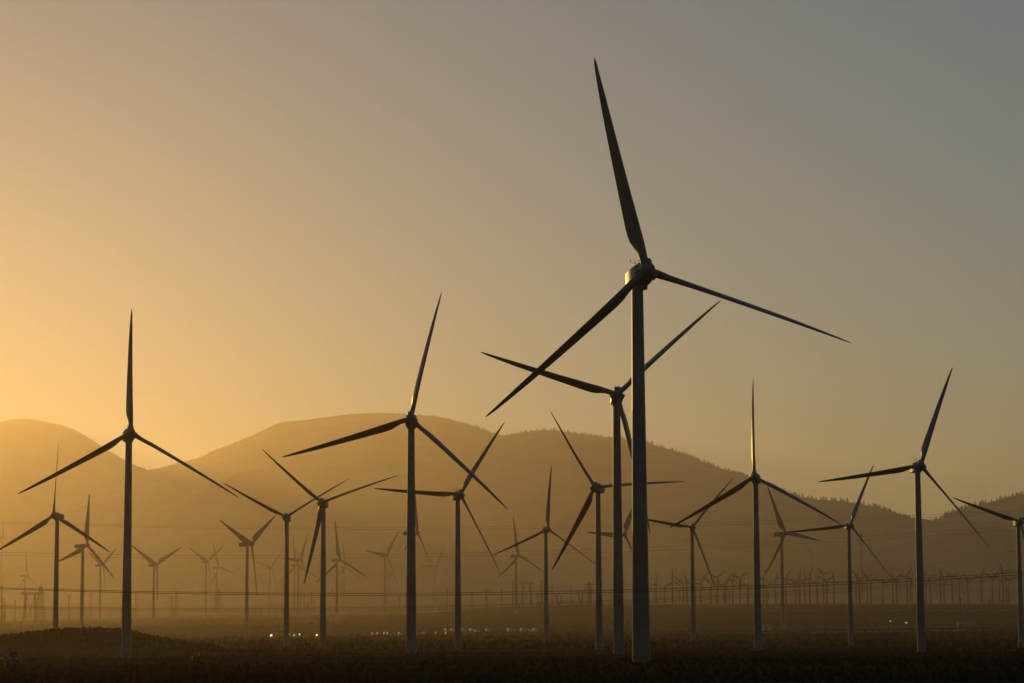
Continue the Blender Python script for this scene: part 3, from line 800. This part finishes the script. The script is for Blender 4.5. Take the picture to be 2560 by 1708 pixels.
x, y = SHED
root = empty('shed', (x, y, gz(x, y)), R(12))
tag(root, 'small pale shed on the plain just right of the upright blade tower', 'shed')
bm = bmesh.new()
box(bm, (-2.6, -1.8, -.5), (2.6, 1.8, 2.4))
mesh_obj('wall', to_mesh('wall', bm, M['paint_white'], False), root)
bm = bmesh.new()
ring_loft(bm, [[(-2.9, -2.1, 2.403), (2.9, -2.1, 2.403), (2.9, 2.1, 2.403), (-2.9, 2.1, 2.403)], [(-2.9, -.05, 3.1), (2.9, -.05, 3.1), (2.9, .05, 3.1), (-2.9, .05, 3.1)]])
mesh_obj('roof', to_mesh('roof', bm, M['steel'], False), root)
bm = bmesh.new()
box(bm, (-.5, -1.86, 0), (.5, -1.803, 2.0))
mesh_obj('door', to_mesh('door', bm, M['dark_metal'], False), root)

for (x, y, h), lab in zip(LAMPS, ['left one of the two lit lamps on the dark plain', 'right and brighter one of the two lit lamps on the dark plain']):
    root = empty('lamp_post', (x, y, gz(x, y)))
    tag(root, lab, 'lamp post', 'lit lamps on the plain')
    bm = bmesh.new()
    ring_loft(bm, [circle((0, .5, -.5), .12, 8), circle((0, .5, h), .08, 8)])
    bar(bm, (0, .5, h - .05), (0, -.1, h + .05), .06, 6)
    mesh_obj('post', to_mesh('post', bm, M['steel']), root)
    bm = bmesh.new()
    ring_loft(bm, [circle((0, -.2, h - .25), .06, 14), circle((0, -.2, h - .18), .22, 14), circle((0, -.2, h), .28, 14), circle((0, -.2, h + .18), .2, 14), circle((0, -.2, h + .25), .05, 14)])
    mesh_obj('lamp', to_mesh('lamp', bm, M['lamp']), root)

# ---------------------------------------------------------------- vehicles (nose towards +Y)
def wheel_mesh(r, w):
    bm = bmesh.new()
    ring_loft(bm, [circle((-w / 2, 0, 0), r * .86, 16, 'x'), circle((-w / 2 + .03, 0, 0), r, 16, 'x'), circle((w / 2 - .03, 0, 0), r, 16, 'x'), circle((w / 2, 0, 0), r * .86, 16, 'x')])
    return to_mesh('wheel', bm, M['rubber'])

WH, WHT = wheel_mesh(.33, .22), wheel_mesh(.42, .3)

def car_body():
    bm = bmesh.new()
    def sec(y, w, z0, z1, cr):
        return [(-w, y, z0), (w, y, z0), (w * 1.02, y, (z0 + z1) * .5), (w * .96, y, z1 - .06), (w * .5, y, z1 + cr), (0, y, z1 + cr * 1.3), (-w * .5, y, z1 + cr), (-w * .96, y, z1 - .06), (-w * 1.02, y, (z0 + z1) * .5)]
    st = [(-2.2, .72, .38, .78, .02), (-2.1, .82, .28, .92, .03), (-1.4, .88, .24, .98, .04), (0, .9, .22, .98, .04), (1.0, .9, .24, .95, .05), (1.9, .84, .28, .80, .05), (2.2, .68, .36, .66, .03)]
    ring_loft(bm, [sec(*s) for s in st])
    return to_mesh('body', bm, None or M['paint_silver'])

def car_cabin():
    bm = bmesh.new()
    def rect(y0, y1, w, z):
        return [(-w, y0, z), (w, y0, z), (w, (y0 + y1) / 2, z + .0), (w, y1, z), (-w, y1, z), (-w, (y0 + y1) / 2, z)]
    ring_loft(bm, [rect(-1.95, 1.1, .86, .93), rect(-1.6, .62, .70, 1.2), rect(-1.25, .2, .55, 1.42)])
    return to_mesh('cabin', bm, M['glass'])

def car_roof():
    bm = bmesh.new()
    ring_loft(bm, [[(-.57, -1.27, 1.423), (.57, -1.27, 1.423), (.57, .22, 1.423), (-.57, .22, 1.423)], [(-.48, -1.15, 1.475), (.48, -1.15, 1.475), (.48, .1, 1.475), (-.48, .1, 1.475)]])
    return to_mesh('roof', bm, M['paint_silver'])

ME_CAB = car_cabin()
CARS = {}
for nm in ('paint_silver', 'paint_white', 'paint_dark', 'paint_red'):
    a, b = car_body(), car_roof()
    a.materials[0] = M[nm]
    b.materials[0] = M[nm]
    CARS[nm] = (a, b)
bm = bmesh.new()
ring_loft(bm, [circle((0, 2.12, .62), .1, 12, 'y'), circle((0, 2.2, .62), .13, 12, 'y'), circle((0, 2.24, .62), .05, 12, 'y')])
ME_HEAD = to_mesh('headlight', bm, M['headlight'])

def car(x, y, az, paint, label, group):
    root = empty('parked_car', (x, y, gz(x, y) + (.14 if group else 0)), -R(az))
    tag(root, label, 'car', group)
    mesh_obj('body', CARS[paint][0], root)
    c = mesh_obj('cabin', ME_CAB, root)
    mesh_obj('roof', CARS[paint][1], root)
    for sx in (-1, 1):
        for yy in (-1.35, 1.35):
            mesh_obj('wheel', WH, root, (sx * .78, yy, .33))
        mesh_obj('headlight', ME_HEAD, root, (sx * .52, 0, 0))
    return root

def trailer_mesh(l, h, m):
    bm = bmesh.new()
    def sec(y, k):
        q = [(1.05, .85), (1.05, h - .52), (.77, h - .12), (.60, h)]
        q = [(xx * k, zz if zz < 1 else .85 + (zz - .85) * k) for xx, zz in q]
        return [(xx, y, zz) for xx, zz in q] + [(-xx, y, zz) for xx, zz in reversed(q)]
    ring_loft(bm, [sec(-l / 2, .94), sec(-l / 2 + .08, 1), sec(l / 2 - .08, 1), sec(l / 2, .94)])
    return to_mesh('cargo_box', bm, m, False)

ME_BOX = {l: trailer_mesh(l, 2.25, M['paint_white']) for l in (5.5, 4.5)}
bm = bmesh.new()
def csec(y, w, z0, z1):
    return [(-w, y, z0), (w, y, z0), (w, y, z1), (-w, y, z1)]
ring_loft(bm, [csec(0, .95, .5, 2.2), csec(.9, .96, .45, 2.2), csec(1.5, .95, .45, 1.5), csec(1.9, .92, .45, 1.3), csec(2.3, .85, .45, 1.15)])
ME_TCAB = to_mesh('cab', bm, M['paint_red'])
bm = bmesh.new()
box(bm, (-.7, -4.4, .5), (.7, 2.0, .84))
ME_CHAS = to_mesh('chassis', bm, M['dark_metal'], False)
bm = bmesh.new()
ring_loft(bm, [[(-.8, .93, 1.62), (.8, .93, 1.62), (.84, .92, 2.12), (-.84, .92, 2.12)], [(-.8, 1.5, 1.56), (.8, 1.5, 1.56), (.82, 1.0, 2.1), (-.82, 1.0, 2.1)]])
ME_TWIN = to_mesh('windscreen', bm, M['glass'], False)

ME_GREYBOX = trailer_mesh(9.0, 2.6, M['steel'])

def truck(x, y, az, l, label, group, cab=True):
    root = empty('parked_truck' if cab else 'parked_trailer', (x, y, gz(x, y) + .14), -R(az))
    tag(root, label, 'truck' if cab else 'trailer', group)
    b = mesh_obj('cargo_box', ME_BOX[l] if cab else ME_GREYBOX, root, (0, -l / 2, 0))
    ch = mesh_obj('chassis', ME_CHAS, root)
    if cab:
        mesh_obj('cab', ME_TCAB, root, (0, .5, 0))
        mesh_obj('windscreen', ME_TWIN, root, (0, .5, 0))
    for sx in (-1, 1):
        for yy in ((1.4, -l + 1.3) if cab else (-1.5, -l + 1.4, -l + 2.3)):
            mesh_obj('wheel', WHT, root, (sx * .82, yy, .42))
    return root

def quad_bike(x, y, az):
    root = empty('quad_bike', (x, y, gz(x, y) - .05), R(180 - az))
    root.scale = (.82, .82, .82)
    tag(root, 'small dark quad bike with a glinting windscreen in the black grass at lower left', 'quad bike')
    bm = bmesh.new()
    def s4(yy, w, a, b):
        return [(-w, yy, a), (w, yy, a), (w * 1.05, yy, (a + b) / 2), (w * .7, yy, b), (-w * .7, yy, b), (-w * 1.05, yy, (a + b) / 2)]
    ring_loft(bm, [s4(-.9, .34, .45, .7), s4(-.75, .5, .4, .78), s4(-.2, .3, .36, .68), s4(.25, .28, .36, .8), s4(.6, .5, .42, .86), s4(.92, .34, .5, .74)])
    mesh_obj('body', to_mesh('body', bm, M['paint_dark']), root)
    bm = bmesh.new()
    ring_loft(bm, [[(-.17, -.62, .74), (.17, -.62, .74), (.15, .1, .74), (-.15, .1, .74)], [(-.18, -.64, .9), (.18, -.64, .9), (.13, .08, .86), (-.13, .08, .86)]])
    mesh_obj('saddle', to_mesh('saddle', bm, M['rubber']), root)
    bm = bmesh.new()
    bar(bm, (0, .42, .8), (0, .3, 1.05), .03, 8)
    bar(bm, (-.4, .2, 1.08), (0, .3, 1.05), .02, 8)
    bar(bm, (.4, .2, 1.08), (0, .3, 1.05), .02, 8)
    mesh_obj('handlebar', to_mesh('handlebar', bm, M['dark_metal']), root)
    bm = bmesh.new()
    rings = []
    for z, yy, w in ((.86, .55, .34), (1.05, .44, .32), (1.2, .34, .24)):
        rings.append([(w * t, yy - .12 * t * t, z) for t in (-1, -.6, -.2, .2, .6, 1)] + [(w * t, yy - .12 * t * t - .02, z + .01) for t in (1, .6, .2, -.2, -.6, -1)])
    ring_loft(bm, rings)
    mesh_obj('windscreen', to_mesh('windscreen', bm, M['glass']), root)
    for sx in (-1, 1):
        for yy in (-.6, .6):
            o = mesh_obj('wheel', WH, root, (sx * .5, yy, .29))
            o.scale = (.9, .86, .86)
        o = mesh_obj('headlight', ME_HEAD, root, (sx * .25, -1.28, .02))
        o.scale = (.55, 1, .55)
        o.location = (sx * .25, -1.28, .25)
    return root

TK = ['box truck parked at the left end of the lit truck row', 'box truck just left of the level bladed tower, side lit gold', 'box truck just right of the level bladed tower, side lit gold', 'fourth box truck in the lit row, short bright side',
      'brightest gold lit box truck in the middle of the row', 'box truck left of the side on trailer in the row', 'box truck right of the side on trailer in the row', 'box truck at the right end of the lit row']
CT = ['brightest white car left of the left centre tower', 'car second in the line left of the left centre tower', 'car third in the line left of the left centre tower', 'car fourth in the line left of the left centre tower',
      'bright car just left of the left centre tower', 'car just right of the left centre tower', 'dim car second right of the left centre tower', 'bright leaning glint car between the two dark towers', 'car below the left end of the truck row',
      'bright small car in front of the truck row', 'dim car before the side on trailer', 'left of two bright cars near the right end of the truck row', 'right of two bright cars near the right end of the truck row', 'car at the right end of the truck row',
      'car glinting just left of the Y rotor tower', 'first car glinting between the two dark slim towers', 'second car glinting between the two dark slim towers', 'third car glinting between the two dark slim towers', 'car just right of the hanging blade tower', 'car right of the brown Y turbine foot']
TR = ['grey trailer seen side on behind the line of cars', 'trailer seen side on in the truck row', 'dim trailer on the dark plain near the right edge']
it, ic, ir = iter(TK), iter(CT), iter(TR)
paints = ['paint_white', 'paint_silver', 'paint_white', 'paint_dark', 'paint_silver', 'paint_white']
for i, (k, x, y, az) in enumerate(VEHICLES):
    if k == 'truck':
        truck(x, y, az, 4.5 if i % 3 else 5.5, next(it), 'trucks parked by the road')
    elif k == 'car':
        car(x, y, az, paints[i % 6], next(ic), 'cars standing along the road')
    elif k == 'trailer':
        truck(x, y, az, 9.0, next(ir), 'trailers seen side on', cab=False)
    else:
        quad_bike(x, y, az)

for (x, y), lab in zip(MARKERS, ['lower glinting marker post in the dark foreground', 'upper glinting marker post in the dark foreground']):
    root = empty('marker_post', (x, y, gz(x, y)))
    tag(root, lab, 'marker post', 'marker posts in the grass')
    bm = bmesh.new()
    ring_loft(bm, [circle((0, 0, -.3), .035, 10), circle((0, 0, .42), .035, 10), circle((0, 0, .46), .012, 10)])
    mesh_obj('post', to_mesh('post', bm, M['dark_metal']), root)
    bm = bmesh.new()
    ring_loft(bm, [circle((0, 0, .32), .042, 12), circle((0, 0, .38), .042, 12)])
    mesh_obj('reflector_band', to_mesh('reflector_band', bm, M['paint_white']), root)

# ---------------------------------------------------------------- shrubs and scrub
def leaf_cloud(seed, n, dense=1.0):
    """a shrub one metre tall: stems fan out, small leaves cluster round their ends"""
    r = random.Random(seed)
    stems = bmesh.new()
    v, f = [], []
    tips_ = []
    for i in range(11):
        a = r.uniform(0, 6.283)
        l = r.uniform(.45, .95)
        lean = r.uniform(.15, .8)
        mid = Vector((math.cos(a) * lean * l * .45, math.sin(a) * lean * l * .45, l * .5))
        end = Vector((math.cos(a) * lean * l, math.sin(a) * lean * l, l * r.uniform(.75, 1.0)))
        bar(stems, (0, 0, -.1), mid, .018, 5)
        bar(stems, mid, end, .011, 5)
        tips_ += [mid, end, (mid + end) * .5]
        for q in range(2):
            e2 = mid.lerp(end, r.uniform(.2, .9)) + Vector((r.uniform(-.2, .2), r.uniform(-.2, .2), r.uniform(0, .22)))
            bar(stems, mid, e2, .008, 5)
            tips_.append(e2)
    for i in range(n):
        c = r.choice(tips_) + Vector((r.gauss(0, .085), r.gauss(0, .085), r.gauss(0, .07)))
        if c.z < .02:
            c.z = .02
        s = r.uniform(.03, .065)
        d = Vector((r.gauss(0, 1), r.gauss(0, 1), r.gauss(0.3, 1))).normalized()
        e = d.orthogonal().normalized() * s * .5
        b = len(v)
        v += [tuple(c - d * s), tuple(c + e), tuple(c + d * s), tuple(c - e)]
        f.append((b, b + 1, b + 2, b + 3))
    return to_mesh('stems', stems, M['twig'], False), soup_mesh('foliage', v, f, M['leaf'])

SHV = [leaf_cloud(s, n) for s, n in ((1, 620), (2, 380), (3, 520))]
SL = ['shrub on the right foot of the mound, leftmost dark one', 'round dense shrub at the right foot of the mound', 'small shrub right of the round dense one', 'first shrub under the brown Y turbine foot', 'low shrub touching the brown Y turbine foot',
      'shrub midway to the Y rotor tower', 'large ragged shrub left of the Y rotor tower', 'low shrub hugging the left of the Y rotor tower', 'shrub beside the low one at the Y rotor tower', 'shrub right of the Y rotor tower', 'tall twiggy shrub right of the Y rotor tower', 'low shrub left of the hanging blade tower',
      'shrub right of the hanging blade tower', 'small shrub second right of the hanging blade tower', 'pale shrub at the left foot of the left centre tower', 'low shrub in front of the left centre tower foot', 'round shrub between the two dark towers left of centre', 'shrub at the left foot of the level bladed tower', 'low shrub at the right foot of the level bladed tower',
      'small shrub right of the level bladed tower', 'low shrub left of the slim tent bladed tower', 'round dark shrub right below the tent bladed turbine', 'tiny shrub midway to the twin towers', 'shrub left of the twin tall towers', 'twiggy shrub at the left of the twin tall towers', 'shrub between the feet of the twin towers', 'shrub overlapping the broad foreground tower foot',
      'shrub at the right side of the broad foreground tower foot', 'shrub right of the broad foreground tower on the skyline', 'low shrub left of the sunlit nacelle tower foot', 'shrub at the upright blade tower foot', 'small shrub right of the upright blade tower foot', 'shrub midway between the right hand towers', 'tiny shrub at the bright roof glint tower foot', 'small shrub at the tall rightmost tower foot', 'small shrub right of the tall rightmost tower', 'shrub at the right frame edge',
      'pale shrub left of the dark left tower foot', 'shrub second left of the dark left tower foot', 'low shrub below the Y rotor tower', 'low shrub midway to the left centre tower', 'small shrub nearer the left centre tower', 'low shrub alone in the dark centre foreground', 'low shrub in the dark foreground left of the twin towers']
rnd = random.Random(9)
for i, ((x, y, h), lab) in enumerate(zip(SHRUBS, SL)):
    root = empty('shrub', (x, y, gz(x, y)), rnd.uniform(0, 6.28))
    tag(root, lab, 'shrub', 'shrubs on the dark near ground')
    st, fo = SHV[i % 3]
    for nm, me in (('stems', st), ('foliage', fo)):
        o = mesh_obj(nm, me, root)
        o.scale = (h * rnd.uniform(.9, 1.5),) * 2 + (h,)

def scatter(name, label, cat, n, ylo, yhi, hlo, hhi, m, seed, power=1.0):
    r = random.Random(seed)
    xs, ys = [], []
    while len(xs) < n:
        y = ylo * (yhi / ylo) ** (r.random() ** power)
        x = r.uniform(-.26, -.10) * y if name == 'brush' else r.uniform(-.26, .26) * y
        if math.sin(x / 23.0 + 3 * math.sin(y / 61.0)) + math.sin(y / 41.0) + r.uniform(-1.6, 1.6) < -.2:
            continue
        xs.append(x)
        ys.append(y)
    zs = ground_z(np.array(xs), np.array(ys))
    v, f = [], []
    for x, y, z in zip(xs, ys, zs):
        h = r.uniform(hlo, hhi)
        w = h * r.uniform(.5, 1.1)
        for k in range(7):
            a = r.uniform(0, 6.283)
            q = w * r.uniform(.2, 1.0)
            t = Vector((x + q * math.cos(a), y + q * math.sin(a), z + h * r.uniform(.55, 1.0)))
            p = Vector((x + .3 * q * math.cos(a + .6), y + .3 * q * math.sin(a + .6), z - .1))
            e = Vector((-math.sin(a), math.cos(a), 0)) * h * r.uniform(.10, .26)
            b = len(v)
            v += [tuple(p - e * .6), tuple(p + e * .6), tuple((p + t) * .5 + e), tuple(t), tuple((p + t) * .5 - e)]
            f.append((b, b + 1, b + 2, b + 3, b + 4))
    tag(mesh_obj(name, soup_mesh(name, v, f, m)), label, cat, kind='stuff')

scatter('grass', 'dark dry grass and brush over the near ground', 'grass', 9000, 90, 480, .10, .32, M['dry_leaf'], 31)
scatter('brush', 'ragged dark brush along the top of the left mound', 'brush', 1500, 335, 385, .12, .5, M['dry_leaf'], 33)
scatter('scrub', 'low scrub scattered over the plain', 'scrub', 9000, 400, 3200, .4, 1.4, M['dry_leaf'], 32, .8)

# ---------------------------------------------------------------- haze
HZ_LO, HZ_HI, HX, HY0, HY1 = -60.0, HAZE_TOP, 14600.0, -14600.0, 14600.0
bm = bmesh.new()
box(bm, (-HX, HY0, HZ_LO), (HX, HY1, HZ_HI))
bmesh.ops.recalc_face_normals(bm, faces=bm.faces)
hme = bpy.data.meshes.new('haze')
bm.to_mesh(hme)
bm.free()
hm = bpy.data.materials.new('haze_air')
hm.use_nodes = True
nt = hm.node_tree
nt.nodes.clear()
out = nt.nodes.new('ShaderNodeOutputMaterial')
pv = nt.nodes.new('ShaderNodeVolumePrincipled')
pv.inputs['Color'].default_value = (*HAZE_COL, 1)
pv.inputs['Density'].default_value = HAZE_DENSITY
pv.inputs['Anisotropy'].default_value = HAZE_G
pv.inputs['Density Attribute'].default_value = ''
pv.inputs['Temperature Attribute'].default_value = ''
pv.inputs['Color Attribute'].default_value = ''
nt.links.new(pv.outputs['Volume'], out.inputs['Volume'])
hme.materials.append(hm)
tag(mesh_obj('haze', hme), 'warm dusty evening haze hanging over the plain and hills', 'haze', kind='stuff')

# ---------------------------------------------------------------- sun and sky
w = bpy.data.worlds.new('World')
SC.world = w
w.use_nodes = True
nt = w.node_tree
bg = nt.nodes['Background']
sky = nt.nodes.new('ShaderNodeTexSky')
sky.sky_type = 'NISHITA'
sky.sun_disc = False
sky.sun_elevation = R(SUN_EL)
sky.sun_rotation = R(SUN_AZ)
sky.altitude = 300
sky.air_density = SKY_AIR
sky.dust_density = SKY_DUST
sky.ozone_density = SKY_OZONE
nt.links.new(sky.outputs['Color'], bg.inputs['Color'])
bg.inputs['Strength'].default_value = SKY_STRENGTH

sd = Vector((math.sin(R(SUN_AZ)) * math.cos(R(SUN_EL)), math.cos(R(SUN_AZ)) * math.cos(R(SUN_EL)), math.sin(R(SUN_EL))))
sl = bpy.data.lights.new('sun', 'SUN')
sl.energy = SUN_POWER
sl.angle = R(0.5)
sl.color = SUN_COL
so = bpy.data.objects.new('sun', sl)
COL.objects.link(so)
so.rotation_euler = sd.to_track_quat('Z', 'Y').to_euler()
so.location = sd * 300

# ---------------------------------------------------------------- camera
FPX = 6144.0
pitch = math.atan((1545.0 - 854.0) / FPX)
roll = R(-0.25)
fw = Vector((0, math.cos(pitch), math.sin(pitch)))
r0, u0 = Vector((1, 0, 0)), Vector((0, -math.sin(pitch), math.cos(pitch)))
rt = math.cos(roll) * r0 + math.sin(roll) * u0
up = -math.sin(roll) * r0 + math.cos(roll) * u0
cd = bpy.data.cameras.new('camera')
cd.sensor_width = 36.0
cd.lens = 36.0 * FPX / 2560.0
cd.clip_start = 0.5
cd.clip_end = 60000.0
co = bpy.data.objects.new('camera', cd)
COL.objects.link(co)
m4 = Matrix((rt, up, -fw)).transposed().to_4x4()
m4.translation = Vector((0, 0, EYE))
co.matrix_world = m4
SC.camera = co

SC.view_settings.view_transform = 'Standard'
SC.view_settings.look = 'None'
SC.view_settings.exposure = EXPOSURE
SC.view_settings.gamma = 1.0
SC.render.engine = 'CYCLES'
SC.cycles.use_denoising = True
SC.cycles.volume_bounces = 1
SC.cycles.max_bounces = 6
SC.cycles.sample_clamp_indirect = 8.0
